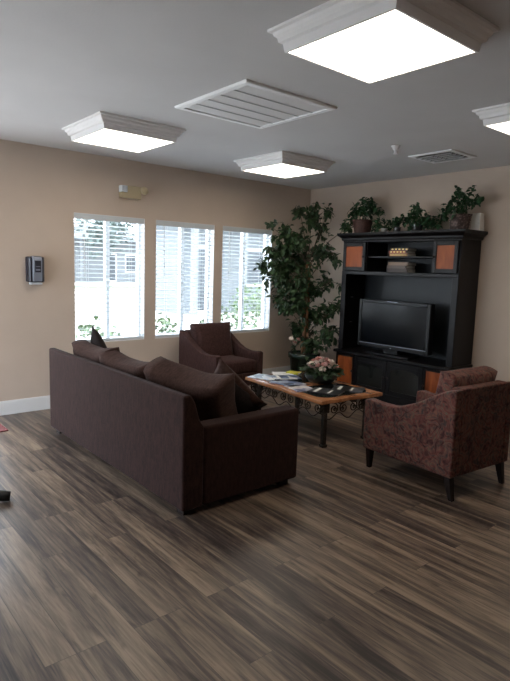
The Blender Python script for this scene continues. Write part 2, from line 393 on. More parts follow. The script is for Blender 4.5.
# ------------------------------------------------------------------ blinds
TILT = R(-9)
def blind(a, b, label):
    t = thing('window_blind', label, 'blind', ((a + b) / 2, .040, WZ0), 0, 'horizontal blinds in the three windows')
    h = (b - a) / 2 - .006; hh = WZ1 - WZ0
    obj('valance', B(((-h, -.036, hh - .062), (h, -.024, hh - .002)), ((-h, -.024, hh - .045), (h, .026, hh - .002))), M['slat'], t, bevel=.003, seg=1)
    s = BM(); z = .055
    while z < hh - .075:
        n = 4; ww = .0245
        for k in range(n):
            x0, x1 = -ww + 2 * ww * k / n, -ww + 2 * ww * (k + 1) / n
            pts = []
            for q in (x0, x1):
                cz = .002 * (1 - (q / ww) ** 2)
                pts.append((q * math.cos(TILT) - cz * math.sin(TILT), z + q * math.sin(TILT) + cz))
            (ya, za), (yb, zb) = pts
            vs = [s.verts.new(p) for p in ((-h, ya, za), (h, ya, za), (h, yb, zb), (-h, yb, zb), (-h, ya, za + .0028), (h, ya, za + .0028), (h, yb, zb + .0028), (-h, yb, zb + .0028))]
            for fcs in ((0, 3, 2, 1), (4, 5, 6, 7), (0, 1, 5, 4), (2, 3, 7, 6), (1, 2, 6, 5), (3, 0, 4, 7)): s.faces.new([vs[q] for q in fcs])
        z += .0455
    obj('slats', s, M['slat'], t)
    obj('bottom_rail', B(((-h, -.024, .014), (h, .024, .034))), M['slat'], t, bevel=.003, seg=1)
    c = BM()
    for x in (-h * .62, h * .62):
        for y in (-.026, .026): tube(c, [(x, y, .03), (x, y, hh - .05)], .0012, 4)
    obj('ladder_cord', c, M['cord'], t)
    c = BM(); tube(c, [(-h * .74, -.034, hh - .06), (-h * .74 + .004, -.037, hh - .66)], .004, 6)
    obj('tilt_wand', c, M['cord'], t)
    return t
blind(*WIN[0], 'white horizontal blind in the leftmost of the three windows, behind the sofa')
blind(*WIN[1], 'white horizontal blind in the middle window, above the brown armchair')
blind(*WIN[2], 'white horizontal blind in the window beside the ficus tree')

# ------------------------------------------------------------------ ceiling fixtures
def ring(bm, prof):
    rings = []
    for h, z in prof: rings.append([bm.verts.new((sx * h, sy * h, z)) for sx, sy in ((-1, -1), (1, -1), (1, 1), (-1, 1))])
    for a, b in zip(rings, rings[1:]):
        for k in range(4): bm.faces.new((a[k], a[(k + 1) % 4], b[(k + 1) % 4], b[k]))
    return rings
lt = thing('ceiling_light', 'x', 'ceiling light', (-3.49, -3.855, H), 0, 'square ceiling lights')
bm = BM(); ring(bm, [(.372, 0), (.372, -.012), (.354, -.015), (.350, -.030), (.338, -.040), (.334, -.058), (.319, -.064), (.315, -.086), (.312, -.102), (.300, -.102), (.300, -.085), (.296, -.02), (.296, 0)])
obj('frame', bm, M['fix'], lt)
obj('diffuser', B(((-.2995, -.2995, -.098), (.2995, .2995, -.088))), M['diff'], lt)
lt['label'] = 'largest square ceiling light, nearest the camera above the brown sofa'
for x, y, l in ((-3.455, -1.215, 'square ceiling light nearest the wall dispenser, at the left of the ceiling'),
                (-1.64, -1.215, 'square ceiling light near the back corner, closest to the ficus tree'),
                (-1.655, -3.87, 'square ceiling light cut off by the right edge of the photo')):
    dup(lt, (x, y, H), 0, l)
rg = thing('return_air_grille', 'large white square louvred return grille in the middle of the ceiling', 'ceiling vent', (-3.105, -2.49, H))
bm = BM(); ring(bm, [(.40, 0), (.40, -.010), (.39, -.016), (.352, -.016), (.352, 0)]); obj('frame', bm, M['grille'], rg, bevel=.002, seg=1)
obj('filter_panel', B(((-.352, -.352, -.0035), (.352, .352, -.001))), M['duct_grey'], rg)
bm = BM()
for k in range(40):
    y = -.34 + k * .68 / 39
    v = box(bm, (-.352, y - .0062, -.0085), (.352, y + .0062, -.007)); bmesh.ops.rotate(bm, verts=v, cent=(0, y, -.0075), matrix=Matrix.Rotation(R(-12), 3, 'X'))
obj('louver', bm, M['grille'], rg)
for k in (-.21, -.07, .07, .21):
    obj('divider', B(((-.352, k - .005, -.0125), (.352, k + .005, -.003))), M['duct_grey'], rg)
sv = thing('supply_vent', 'small white ceiling vent with dark gaps above the entertainment center', 'ceiling vent', (-.83, -2.545, H))
bm = BM()
for s in (-1, 1):
    box(bm, (s * .2 - .022, -.23, -.012), (s * .2 + .022, .23, 0)); box(bm, (-.178, s * .208 - .022, -.012), (.178, s * .208 + .022, 0))
obj('frame', bm, M['grille'], sv, bevel=.003, seg=1)
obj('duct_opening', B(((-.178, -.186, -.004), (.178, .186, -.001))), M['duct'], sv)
bm = BM()
for k in range(5):
    x = -.14 + k * .07
    for y0, y1 in ((-.18, -.005), (.005, .18)):
        v = box(bm, (x - .017, y0, -.018), (x + .017, y1, -.0165)); bmesh.ops.rotate(bm, verts=v, cent=(x, 0, -.0165), matrix=Matrix.Rotation(R(-30), 3, 'Y'))
obj('louver', bm, M['grille'], sv)
sp = thing('fire_sprinkler', 'small white sprinkler head hanging from the ceiling by the vent', 'sprinkler', (-1.476, -2.482, H))
bm = BM(); lathe(bm, [(.040, 0), (.040, -.006), (.030, -.014), (.026, -.030), (.018, -.038)]); obj('cover', bm, M['fix'], sp, smooth=True)
bm = BM(); lathe(bm, [(.011, -.035), (.011, -.062), (.020, -.064), (.022, -.070), (.012, -.072)], n=16)
obj('sprinkler_nozzle', bm, M['fix'], sp)

# ------------------------------------------------------------------ things on the window wall
em = thing('emergency_light', 'beige two-headed emergency light on the wall above the left window', 'emergency light', (-2.755, 0, 2.26))
obj('housing', B(((-.075, -.062, -.066), (.095, -.001, .066))), M['almond'], em, bevel=.008)
obj('housing_seam', B(((-.077, -.0635, -.030), (.097, -.003, -.024))), M['almond'], em)
o = obj('lamp_head', B(((-.150, -.085, -.008), (-.078, -.012, .060))), M['lens'], em, bevel=.006)
bm = BM()
for k in range(3): box(bm, (-.138 + k * .022, -.0875, .002), (-.131 + k * .022, -.084, .052))
obj('lens_rib', bm, M['lensrib'], o)
obj('lamp_bracket', B(((-.148, -.075, -.062), (-.076, -.015, -.010))), M['almond'], em, bevel=.004)
bm = BM(); lathe(bm, [(.020, 0), (.042, .022), (.046, .05), (.040, .054)], n=20)
bmesh.ops.rotate(bm, verts=bm.verts, matrix=Matrix.Rotation(R(62), 3, 'X')); bmesh.ops.translate(bm, verts=bm.verts, vec=(.128, -.030, .012))
o = obj('lamp_head', bm, M['almond'], em, smooth=False)
bm = BM(); lathe(bm, [(.001, .0545), (.038, .0545), (.030, .060), (.001, .063)], n=20, close=False)
bmesh.ops.rotate(bm, verts=bm.verts, matrix=Matrix.Rotation(R(62), 3, 'X')); bmesh.ops.translate(bm, verts=bm.verts, vec=(.128, -.030, .012))
obj('lamp_lens', bm, M['almond'], o, smooth=True)
ds = thing('soap_dispenser', 'black and silver soap dispenser on the beige wall left of the windows', 'soap dispenser', (-3.80, 0, 1.42))
bm = BM(); prism(bm, [(-.082, -.001), (-.082, -.060), (-.060, -.090), (.060, -.090), (.082, -.060), (.082, -.001)], 2, -.125, .120)
obj('body', bm, M['navy'], ds, bevel=.012)
bm = BM(); prism(bm, [(-.084, -.122), (-.100, -.112), (-.108, .080), (-.099, .116), (-.070, .126), (-.03, .126), (-.03, .115), (-.084, .105)], 0, -.042, .048)
o = obj('front_cover', bm, M['silver'], ds, bevel=.005)
obj('sight_window', B(((-.026, -.1115, -.030), (.034, -.104, .082))), M['navy'], ds, bevel=.002, seg=1)
obj('level_mark', B(((-.016, -.1125, -.014), (.026, -.111, .002)), ((-.016, -.1125, .022), (.026, -.111, .028))), M['silver'], ds)
obj('drip_tray', B(((-.050, -.085, -.150), (.055, -.001, -.128))), M['clear'], ds, bevel=.006)

# ------------------------------------------------------------------ sofa (front faces +x, length along y)
SX0, SX1, SY0, SY1, SH = -3.945, -2.995, -2.945, -.775, .75
so = thing('sofa', 'long dark brown fabric sofa seen from behind, facing the television', 'sofa', ((SX0 + SX1) / 2, (SY0 + SY1) / 2, 0))
bm = BM(); prism(bm, [(SX0, .045), (SX0, SH), (SX0 + .055, SH), (SX0 + .085, SH - .05), (SX0 + .115, .60), (SX0 + .15, .545), (SX0 + .15, .045)], 1, SY0, SY1)
obj('back', bm, M['sofa'], so, world=True, bevel=.016, seg=3)
for y0, y1 in ((SY0, SY0 + .14), (SY1 - .14, SY1)):
    obj('arm', B(((SX0 + .15, y0, .045), (SX1, y1, .545))), M['sofa'], so, world=True, bevel=.022, seg=3)
obj('seat_base', B(((SX0 + .15, SY0 + .14, .06), (SX1 + -.02, SY1 - .14, .285))), M['sofa'], so, world=True, bevel=.015)
L3 = (SY1 - SY0 - .28) / 3
for k in range(3):
    yc = SY0 + .14 + L3 * (k + .5)
    o = obj('seat_cushion', cushion(L3 - .006, .66, .17, .86, 6, 0, .03, 8, k, .004), M['sofa2'], so, smooth=True)
    o.location = Vector((SX0 + .15 + .47, yc, .365)) - so.location; o.rotation_euler = (0, 0, R(90))
for k, (yc, dx, zc, tilt, yaw, roll, sg) in enumerate(((-2.47, .13, .585, 22, 19, 5, .03), (-1.80, .03, .585, 16, 4, 2, .035), (-1.23, .02, .60, 13, 2, 0, .03))):
    o = obj('back_cushion', cushion(.64, .47, (.27, .23, .23)[k], (.72, .58, .58)[k], 4, .03, .05, 9, k + 5, .014, sg), M['sofa2'], so, smooth=True)
    mtx = Matrix.Translation(Vector((SX0 + .245 + dx, yc, zc)) - so.location) @ Matrix.Rotation(R(yaw), 4, 'Z') @ Matrix.Rotation(R(-tilt), 4, 'Y') @ Matrix.Rotation(R(roll), 4, 'X') @ Matrix(((0, 0, 1, 0), (1, 0, 0, 0), (0, 1, 0, 0), (0, 0, 0, 1)))
    o.matrix_local = mtx
for x, y in ((SX0 + .04, SY0 + .05), (SX1 - .12, SY0 + .05), (SX0 + .04, SY1 - .12), (SX1 - .12, SY1 - .12)):
    obj('leg', B(((x, y, 0), (x + .075, y + .075, .055))), M['foot'], so, world=True)
def pillow(name, label, m, pos, yaw, tilt, spin, W=.44, T=.15, seed=0):
    bm = cushion(W, W, T, .06, 2.2, .10, .0, 10, seed, .006)
    o = obj(name, bm, m, smooth=True)
    o.matrix_world = Matrix.Translation(pos) @ Matrix.Rotation(R(yaw), 4, 'Z') @ Matrix.Rotation(R(tilt), 4, 'Y') @ Matrix.Rotation(R(spin), 4, 'Z')
    return tag(o, label, 'pillow', 'throw pillows on the sofa')
PILLOWS = [
    ('throw_pillow', 'black pointed throw pillow at the far end of the sofa, under the left window', M['dark'], (-3.56, -.99, .66), -10, 78, 38, .42),
    ('throw_pillow', 'brown throw pillow with its peak up, in front of the nearest back cushion', M['sofa2'], (-3.27, -2.52, .595), 8, 66, 45, .43),
    ('throw_pillow', 'dark throw pillow leaning on the near arm of the sofa', M['dark'], (-3.345, -2.62, .545), 52, 62, 42, .35),
]
for i, (n_, l_, m_, p_, y_, t_, sp_, w_) in enumerate(PILLOWS): pillow(n_, l_, m_, p_, y_, t_, sp_, w_, .14, i)

# ------------------------------------------------------------------ armchairs (local front = -y)
def make_armchair(label, ms, loc, rz, group, W=.70, D=.74, sh=.755):
    t = thing('armchair', label, 'armchair', loc, rz, group)
    hd, hw, aw = D / 2, W / 2, .078
    top = [(0, .53), (.05, .54), (.14, .532), (.28, .528), (.42, .545), (.55, .585), (.68, .640), (.80, .695), (.90, .735), (1, sh)]
    prof = [(-hd, .15)] + [(-hd + D * s, z) for s, z in top] + [(hd, .16)]
    for s in (-1, 1):
        bm = BM(); prism(bm, prof, 0, *sorted((s * hw, s * (hw - aw)))); obj('arm', bm, ms[0], t, bevel=.014, seg=3)
    bm = BM(); prism(bm, [(hd - .13, .16), (hd - .10, sh - .02), (hd - .085, sh), (hd - .002, sh), (hd - .002, .16)], 0, -hw + aw - .002, hw - aw + .002); obj('back', bm, ms[0], t, bevel=.012, seg=3)
    obj('seat_base', B(((-hw + aw, -hd + .015, .155), (hw - aw, hd - .12, .30))), ms[0], t, bevel=.012)
    o = obj('seat_cushion', cushion(W - 2 * aw - .006, D - .15, .16, .80, 5, 0, .03, 8, 1, .003), ms[1], t, smooth=True); o.location = (0, -.055, .375)
    o = obj('back_cushion', cushion(W - 2 * aw - .012, .47, .19, .62, 4, .02, .03, 9, 2, .005), ms[1], t, smooth=True)
    o.matrix_local = Matrix.Translation((0, hd - .19, .605)) @ Matrix.Rotation(R(-12), 4, 'X') @ Matrix.Rotation(R(90), 4, 'X')
    for sx in (-1, 1):
        for sy in (-1, 1):
            bm = BM(); x, y = sx * (hw - .042), sy * (hd - .045); dy = .035 * (sy > 0)
            a = [(-.026, -.026), (.026, -.026), (.026, .026), (-.026, .026)]
            lo = [bm.verts.new((x + p * .6, y + dy + q * .6, 0)) for p, q in a]; hi = [bm.verts.new((x + p, y + q, .165)) for p, q in a]
            bm.faces.new(lo[::-1]); bm.faces.new(hi)
            for k in range(4): bm.faces.new((lo[k], lo[(k + 1) % 4], hi[(k + 1) % 4], hi[k]))
            obj('leg', bm, M['foot'], t, bevel=.003, seg=1)
    return t
make_armchair('dark brown armchair between the windows and the coffee table', (M['chair'], M['chair']), (-1.84, -.465, 0), R(2.5), 'armchairs', .70, .71)
make_armchair('red and brown paisley armchair at the right, seen from behind', (M['paisley'], M['paisley']), (-2.033, -3.400, 0), R(175), 'armchairs', .68, .79)

# ------------------------------------------------------------------ coffee table
TX, TY, TZ = -1.95, -2.03, .430
ct = thing('coffee_table', 'wooden coffee table with dark glass insets and scrolled iron apron', 'coffee table', (TX, TY, 0), R(-6))
tw, tl = .365, .575
def serp(w, l, amp, n=14, ear=.03):
    pts = []
    def side(p, q, out):
        p, q, out = Vector(p), Vector(q), Vector(out)
        for k in range(n):
            s = k / n
            e = ear * (max(0, 1 - s / .13) ** .6 + max(0, 1 - (1 - s) / .13) ** .6)
            v = p.lerp(q, s) + out * (amp * math.cos(4 * math.pi * s) * -1 * math.sin(math.pi * s) + e * .35)
            pts.append((v.x, v.y))
    side((-w, -l), (w, -l), (0, -1)); side((w, -l), (w, l), (1, 0)); side((w, l), (-w, l), (0, 1)); side((-w, l), (-w, -l), (-1, 0))
    return pts
bm = BM(); prism(bm, serp(tw - .008, tl - .008, .012), 2, TZ - .034, TZ); obj('tabletop', bm, M['tablewood'], ct, bevel=.008, seg=3)
for y0, y1 in ((-tl + .075, -.075), (.075, tl - .075)):
    c = .07; x = tw - .075
    bm = BM(); prism(bm, [(-x + c, y0), (x - c, y0), (x, y0 + c), (x, y1 - c), (x - c, y1), (-x + c, y1), (-x, y1 - c), (-x, y0 + c)], 2, TZ - .002, TZ + .0015)
    obj('glass_inset', bm, M['inset'], ct)
LX, LY = .165, .38
LX, LY = .245, .488
for sx in (-1, 1):
    for sy in (-1, 1):
        bm = BM(); x, y = sx * LX, sy * LY
        box(bm, (x - .019, y - .019, .02), (x + .019, y + .019, TZ - .03)); box(bm, (x - .026, y - .026, 0), (x + .026, y + .026, .025)); box(bm, (x - .03, y - .03, TZ - .13), (x + .03, y + .03, TZ - .034))
        obj('leg', bm, M['iron'], ct, bevel=.003, seg=1)
def spiral(c, r, a0, turns, ax, n=26, shrink=.25):
    out = []
    for k in range(n):
        s = k / (n - 1); a = a0 + turns * 2 * math.pi * s; q = r * (1 - (1 - shrink) * s)
        out.append(Vector(c) + ax[0] * (q * math.cos(a)) + Vector((0, 0, 1)) * (q * math.sin(a)))
    return out
def scroll_side(p, q, nS):
    p, q = Vector(p), Vector(q); ax = ((q - p).normalized(),); Ln = (q - p).length; bm = BM()
    tube(bm, [p + Vector((0, 0, TZ - .04)), q + Vector((0, 0, TZ - .04))], .006, 6)
    for k in range(nS):
        for s in (-1, 1):
            c = p.lerp(q, (k + .5 + s * .25) / nS) + Vector((0, 0, TZ - .098))
            tube(bm, spiral(c, .050, math.pi / 2 if s > 0 else math.pi / 2, -1.35 * s, ax), .0055, 6)
            tube(bm, spiral(c + ax[0] * s * .012 + Vector((0, 0, -.01)), .026, -math.pi / 2, 1.1 * s, ax, 18), .0045, 6)
    pts = [p.lerp(q, k / 48) + Vector((0, 0, TZ - .145 + .028 * math.cos(k / 48 * 2 * math.pi * nS) - .022 * math.sin(math.pi * k / 48))) for k in range(49)]
    tube(bm, pts, .005, 6)
    return bm
for p, q, k in (((-LX - .03, -LY, 0), (-LX - .03, LY, 0), 4), ((LX + .03, -LY, 0), (LX + .03, LY, 0), 4), ((-tw + .03, -LY - .03, 0), (tw - .03, -LY - .03, 0), 3), ((-tw + .03, LY + .03, 0), (tw - .03, LY + .03, 0), 3)):
    obj('scroll_apron', scroll_side(p, q, k), M['iron'], ct, smooth=True)

# magazines
def lerpc(*cs): return [(i / len(cs), c) for i, c in enumerate(cs)]
MAGS = [  # x, y, rz, w, l, thick, z, colours, scale, label
    (-2.20, -1.66, 18, .21, .28, .008, 0, ((.55, .60, .66), (.10, .16, .24), (.75, .74, .70)), 13, 'pale magazine at the end of the coffee table nearest the brown armchair'),
    (-1.96, -1.66, -35, .21, .28, .006, 0, ((.62, .60, .55), (.35, .42, .48), (.80, .80, .78)), 10, 'light grey magazine at the far end of the table, behind the yellow booklet'),
    (-2.06, -1.80, 62, .20, .27, .007, .009, ((.05, .07, .12), (.16, .22, .33), (.62, .62, .62)), 11, 'dark blue magazine lying over the pale ones on the table'),
    (-2.20, -1.98, 8, .21, .28, .006, 0, ((.16, .20, .32), (.04, .05, .08), (.45, .50, .60)), 12, 'blue and black magazine by the front edge of the table'),
    (-2.25, -2.20, -12, .20, .26, .006, 0, ((.44, .40, .44), (.20, .20, .28), (.60, .55, .52)), 12, 'greyish violet magazine in front of the flower bowl'),
    (-2.15, -2.42, 24, .21, .28, .007, 0, ((.02, .02, .022), (.05, .05, .055), (.03, .03, .03)), 8, 'black magazine with white bands at the near corner of the table'),
    (-1.90, -2.46, 30, .20, .27, .006, 0, ((.03, .03, .035), (.10, .10, .11), (.02, .02, .02)), 8, 'black and grey magazine between the flower bowl and the paisley armchair'),
]
MAG_GROUP = 'magazines spread on the coffee table'
for i, (x, y, rz, w, l, th, dz, cols, scl, lab) in enumerate(MAGS):
    t = thing('magazine', lab, 'magazine', (x + .08, y + .08, TZ + .0018 + dz), R(rz), MAG_GROUP)
    obj('pages', B(((-w / 2 + .003, -l / 2 + .003, .0008), (w / 2 - .002, l / 2 - .003, th - .0008))), M['paper'], t)
    cv = mag_cover('magazine_cover_%d' % i, [(0, cols[0]), (.42, cols[1]), (.62, cols[2])], scl, i)
    o = obj('cover', B(((-w / 2, -l / 2, 0), (w / 2, l / 2, .0008)), ((-w / 2, -l / 2, th - .0008), (w / 2, l / 2, th)), ((-w / 2, -l / 2, .0008), (-w / 2 + .003, l / 2, th - .0008))), cv, t)
    if cols[0][0] < .06:
        obj('title_band', B(((-w / 2 + .02, l / 2 - .075, th), (w / 2 - .02, l / 2 - .045, th + .0006)), ((-w / 2 + .02, -l / 2 + .09, th), (w / 2 - .05, -l / 2 + .108, th + .0006))), M['paper'], t)
t = thing('booklet', 'small yellow booklet beside the flower bowl at the far end of the table', 'booklet', (-1.735, -1.58, TZ + .0018), R(20))
obj('pages', B(((-.045, -.065, .001), (.045, .065, .019))), M['paper'], t)
obj('cover', B(((-.047, -.067, 0), (.047, .067, .001)), ((-.047, -.067, .019), (.047, .067, .020)), ((-.047, -.067, .001), (-.045, .067, .019))), mat('yellow_cover', (.52, .48, .05), .4), t)

# flower bowl
fb = thing('flower_arrangement', 'pink and cream flowers in a dark bowl on the coffee table', 'flower arrangement', (-1.81, -2.03, TZ + .0018))
bm = BM(); lathe(bm, [(.07, 0), (.115, .012), (.150, .05), (.158, .085), (.150, .098), (.140, .096), (.12, .08), (.001, .078)], n=32, close=False)
obj('bowl', bm, M['bowl'], fb, smooth=True)
bm = BM()
for k in range(330):
    a = random.uniform(0, 2 * math.pi); q = math.sqrt(random.random()) * .17; z = .085 + .11 * (1 - (q / .2) ** 2) * random.uniform(.2, 1)
    d = Vector((math.cos(a) * (q * 4 + .3), math.sin(a) * (q * 4 + .3), random.uniform(-.35, .7)))
    leaf(bm, (q * math.cos(a), q * math.sin(a), z), d, random.uniform(.045, .085), .5)
obj('foliage', bm, M['leaf3'], fb)
bm = BM()
for k in range(14):
    a = k * 2.4; q = .02 + .10 * (k / 14); tube(bm, [(q * .4 * math.cos(a), q * .4 * math.sin(a), .078), (q * math.cos(a), q * math.sin(a), .19)], .003, 5)
obj('stem', bm, M['stem'], fb)
def bloom_bm(r):
    bm = BM(); ball(bm, (0, 0, 0), r * .45, 1, 1, .8, 1)
    for ringr, n_, el in ((.35, 5, 1.1), (.62, 7, .6), (.8, 8, .15)):
        for k in range(n_):
            a = 2 * math.pi * k / n_ + ringr * 3; e = el
            d = Vector((math.cos(a) * math.cos(e), math.sin(a) * math.cos(e), math.sin(e)))
            leaf(bm, Vector((math.cos(a), math.sin(a), 0)) * r * .15, d, r * (.75 + ringr * .4), 1.0, .2, 0)
    return bm
bases = {}
spots = []
for k in range(26):
    a = k * 2.39996 + .5; q = .135 * math.sqrt((k + .5) / 26); spots.append((q * math.cos(a), q * math.sin(a), .225 - q * q * 4.2))
for k, (x, y, z) in enumerate(spots):
    key = ('cream', 'pink', 'rose', 'cream', 'pink')[(k * 7) % 5]
    if key not in bases: o = obj('bloom', bloom_bm(.03), M[key], fb); bases[key] = o
    else: o = bases[key].copy(); COL.objects.link(o); o.parent = fb
    o.location = (x, y, z); o.rotation_euler = (-y * 4, x * 4, k); s = .9 + .35 * ((k * 13) % 7) / 7; o.scale = (s, s, s)

# ------------------------------------------------------------------ ficus
fx, fy = -.60, -.60
ft = thing('ficus_tree', 'tall potted ficus tree in the corner beside the entertainment center', 'tree', (fx, fy, 0))
bm = BM(); lathe(bm, [(.145, 0), (.15, .01), (.185, .36), (.205, .37), (.208, .43), (.190, .43), (.182, .40), (.001, .395)], n=32, close=False); obj('pot', bm, M['greenpot'], ft, smooth=True)
bm = BM(); lathe(bm, [(.001, .405), (.10, .41), (.181, .402), (.181, .398)], n=24, close=False); obj('soil', bm, M['soil'], ft)
vr = Vector((.76, -.65, 0))  # across the tree
vd = Vector((.65, .76, 0))
bm = BM(); tips = []
for ph in (0, 2.1, 4.2):
    pts = [Vector((.026 * math.cos(ph + z * 5), .026 * math.sin(ph + z * 5), z)) for z in [.40 + .07 * k for k in range(18)]]
    tube(bm, pts, [.021 - .0005 * k for k in range(18)], 8)
obj('trunk', bm, M['bark'], ft, smooth=True)
BL = [(-.28, .1, 1.5, .22, 90), (-.05, -.1, 1.38, .2, 70), (-.30, 0, 1.95, .18, 70), (-.12, -.1, 1.05, .2, 80), (-.36, .0, 1.74, .25, 150), (-.40, -.05, 1.46, .26, 150), (-.20, .05, 1.24, .28, 140), (-.12, .1, 1.62, .27, 150), (-.18, -.1, 1.85, .22, 110), (.02, 0, 2.15, .19, 100), (.22, 0, 2.20, .12, 36), (-.13, 0, 2.22, .10, 30), (.17, -.05, 2.0, .17, 40),
      (.30, 0, 1.70, .22, 62), (.30, 0, 1.35, .24, 66), (.38, -.1, 1.0, .22, 70), (.12, 0, .88, .25, 110), (-.04, .1, .72, .24, 110), (-.22, 0, .98, .20, 70), (.28, 0, .70, .22, 90), (-.50, 0, 2.03, .07, 14), (.46, -.05, 2.02, .10, 26), (.10, 0, 1.72, .22, 60), (.08, 0, 1.2, .24, 60), (-.56, 0, 1.52, .10, 40), (-.36, -.1, 1.15, .16, 50), (.1, -.15, .56, .18, 70)]
lf = BM(); brn = BM()
for (u, d, z, rad, n_) in BL:
    c = vr * u + vd * d + Vector((0, 0, z))
    sz = max(.5, min(1.55, z - .35)); st = Vector((0, 0, max(.62, sz))); mid = st.lerp(c, .55) + Vector((0, 0, .05))
    tube(brn, [st, st.lerp(mid, .5), mid, c], [.008, .006, .005, .003], 6)
    n_ = int(n_ * (1.75 if u < .15 else 1.2))
    twigs = []
    for k in range(max(3, n_ // 12)):
        e = c + rdir() * rad * random.uniform(.5, 1.0); twigs.append((c, e)); tube(brn, [c, (c + e) / 2 + Vector((0, 0, .015)), e], [.004, .003, .0015], 4)
    for k in range(n_):
        a, e = random.choice(twigs); s = random.uniform(.15, 1.05)
        p = a.lerp(e, s) + rdir() * random.uniform(0, .055)
        p.x = min(p.x, -fx - .05); p.y = min(p.y, -fy - .05)
        dd = rdir(-.35)
        leaf(lf, p, dd, random.uniform(.058, .095), .56, .2)
for v in lf.verts:
    v.co.x = min(v.co.x, -fx - .02); v.co.y = min(v.co.y, -fy - .02)
    if v.co.y + fy < -.985 and v.co.x + fx > -.5 and v.co.z < 1.98: v.co.y = -.985 - fy
obj('branch', brn, M['twig'], ft, smooth=True)
obj('foliage', lf, M['leaf'], ft)
sg = thing('flower_sprig', 'small pink flower sprig standing in the ficus pot', 'flower', (-.735, -.545, .405))
bm = BM(); tube(bm, [(0, 0, 0), (-.02, .01, .12), (-.035, .02, .20)], .003, 5); tube(bm, [(0, 0, 0), (.02, -.01, .11), (.04, -.03, .19)], .003, 5); obj('stem', bm, M['stem'], sg)
bm = BM()
for k in range(16): leaf(bm, (random.uniform(-.02, .03), random.uniform(-.02, .02), random.uniform(.01, .12)), rdir(.2), .06, .5)
obj('foliage', bm, M['leaf3'], sg)
for q, (x, y, z) in enumerate(((-.035, .02, .21), (.04, -.03, .20), (.0, -.01, .16))):
    o = obj('bloom', bloom_bm(.028), M[('cream', 'pink', 'rose')[q]], sg); o.location = (x, y, z); o.rotation_euler = (.5, -.4, q)

# ------------------------------------------------------------------ entertainment center (front faces -x)
EY0, EY1 = -2.575, -1.015
HZ = .53
ec = thing('entertainment_center', 'large black wooden entertainment center with orange cherry door panels', 'entertainment center', (-.25, (EY0 + EY1) / 2, 0))
HX, BX = -.415, -.475   # hutch front, base front
P_ = lambda name, boxes, m=M['black'], par=ec, bv=.003: obj(name, B(*boxes), m, par, world=True, bevel=bv, seg=1)
xb = -.02
P_('plinth', [((BX + .03, EY0 + .02, 0), (xb, EY1 - .02, .09))])
P_('base_body', [((BX + .022, EY0, .09), (xb, EY1, HZ - .035))])
P_('countertop', [((BX - .022, EY0 - .018, HZ - .035), (xb, EY1 + .018, HZ))], bv=.006)
for y in (EY0, EY1 - .055): P_('hutch_side', [((HX, y, HZ), (xb, y + .055, 1.86))])
P_('back_panel', [((-.034, EY0 + .055, HZ), (xb, EY1 - .055, 1.86))], M['blackp'])
P_('face_frame', [((HX - .008, EY0, 1.455), (HX + .012, EY1, 1.495)), ((HX - .008, EY0, 1.835), (HX + .012, EY1, 1.87)), ((HX - .008, EY0, HZ), (HX + .012, EY0 + .07, 1.455)), ((HX - .008, EY1 - .07, HZ), (HX + .012, EY1, 1.455))])
P_('shelf', [((HX + .013, EY0 + .055, 1.46), (-.034, EY1 - .055, 1.49))])
YA, YB = -2.255, -1.385   # open compartment between the upper doors
P_('shelf', [((HX + .02, YA, 1.655), (-.034, YB, 1.675))])
for y in (YA - .02, YB): P_('partition', [((HX, y, 1.49), (-.034, y + .02, 1.835))])
P_('top_panel', [((HX, EY0, 1.86), (xb, EY1, 1.88))])
bm = BM(); prof = [(.0, 1.855), (.012, 1.855), (.020, 1.868), (.022, 1.885), (.045, 1.905), (.058, 1.915), (.062, 1.925), (.062, 1.945), (0, 1.945)]
ringv = []
for o_, z in prof: ringv.append([bm.verts.new(p) for p in ((xb, EY0 - o_, z), (HX - o_, EY0 - o_, z), (HX - o_, EY1 + o_, z), (xb, EY1 + o_, z))])
for a, b in zip(ringv, ringv[1:]):
    for k in range(3): bm.faces.new((a[k], a[k + 1], b[k + 1], b[k]))
bm.faces.new(ringv[-1]); bm.faces.new(ringv[0])
for s in (0, 3): bm.faces.new([r_[s] for r_ in ringv])
obj('cornice', bm, M['black'], ec, world=True)
TOPZ = 1.945
def cab_door(x, y0, y1, z0, z1, inner, knob_y, st=.045, knob_z=None):
    d = P_('door', [((x - .016, y0, z0), (x, y0 + st, z1)), ((x - .016, y1 - st, z0), (x, y1, z1)), ((x - .016, y0 + st, z0), (x, y1 - st, z0 + st)), ((x - .016, y0 + st, z1 - st), (x, y1 - st, z1))])
    P_('door_panel', [((x - .010, y0 + st, z0 + st), (x - .004, y1 - st, z1 - st))], inner, d, 0)
    bm = BM(); ball(bm, (x - .034, knob_y, knob_z or (z0 + z1) / 2), .013, sub=2); tube(bm, [(x - .016, knob_y, knob_z or (z0 + z1) / 2), (x - .03, knob_y, knob_z or (z0 + z1) / 2)], .005, 8)
    obj('knob', bm, M['iron'], d, world=True, smooth=True)
    return d
cab_door(HX - .008, EY0 + .018, YA - .012, 1.500, 1.832, M['orange'], YA - .034)
cab_door(HX - .008, YB + .012, EY1 - .018, 1.500, 1.832, M['orange'], YB + .034)
bx = BX + .022
c_ = (EY0 + EY1) / 2
cab_door(bx, EY1 - .30, EY1 - .012, .10, HZ - .045, M['orange'], EY1 - .282, .028)
cab_door(bx, EY0 + .012, EY0 + .30, .10, HZ - .045, M['orange'], EY0 + .282, .028)
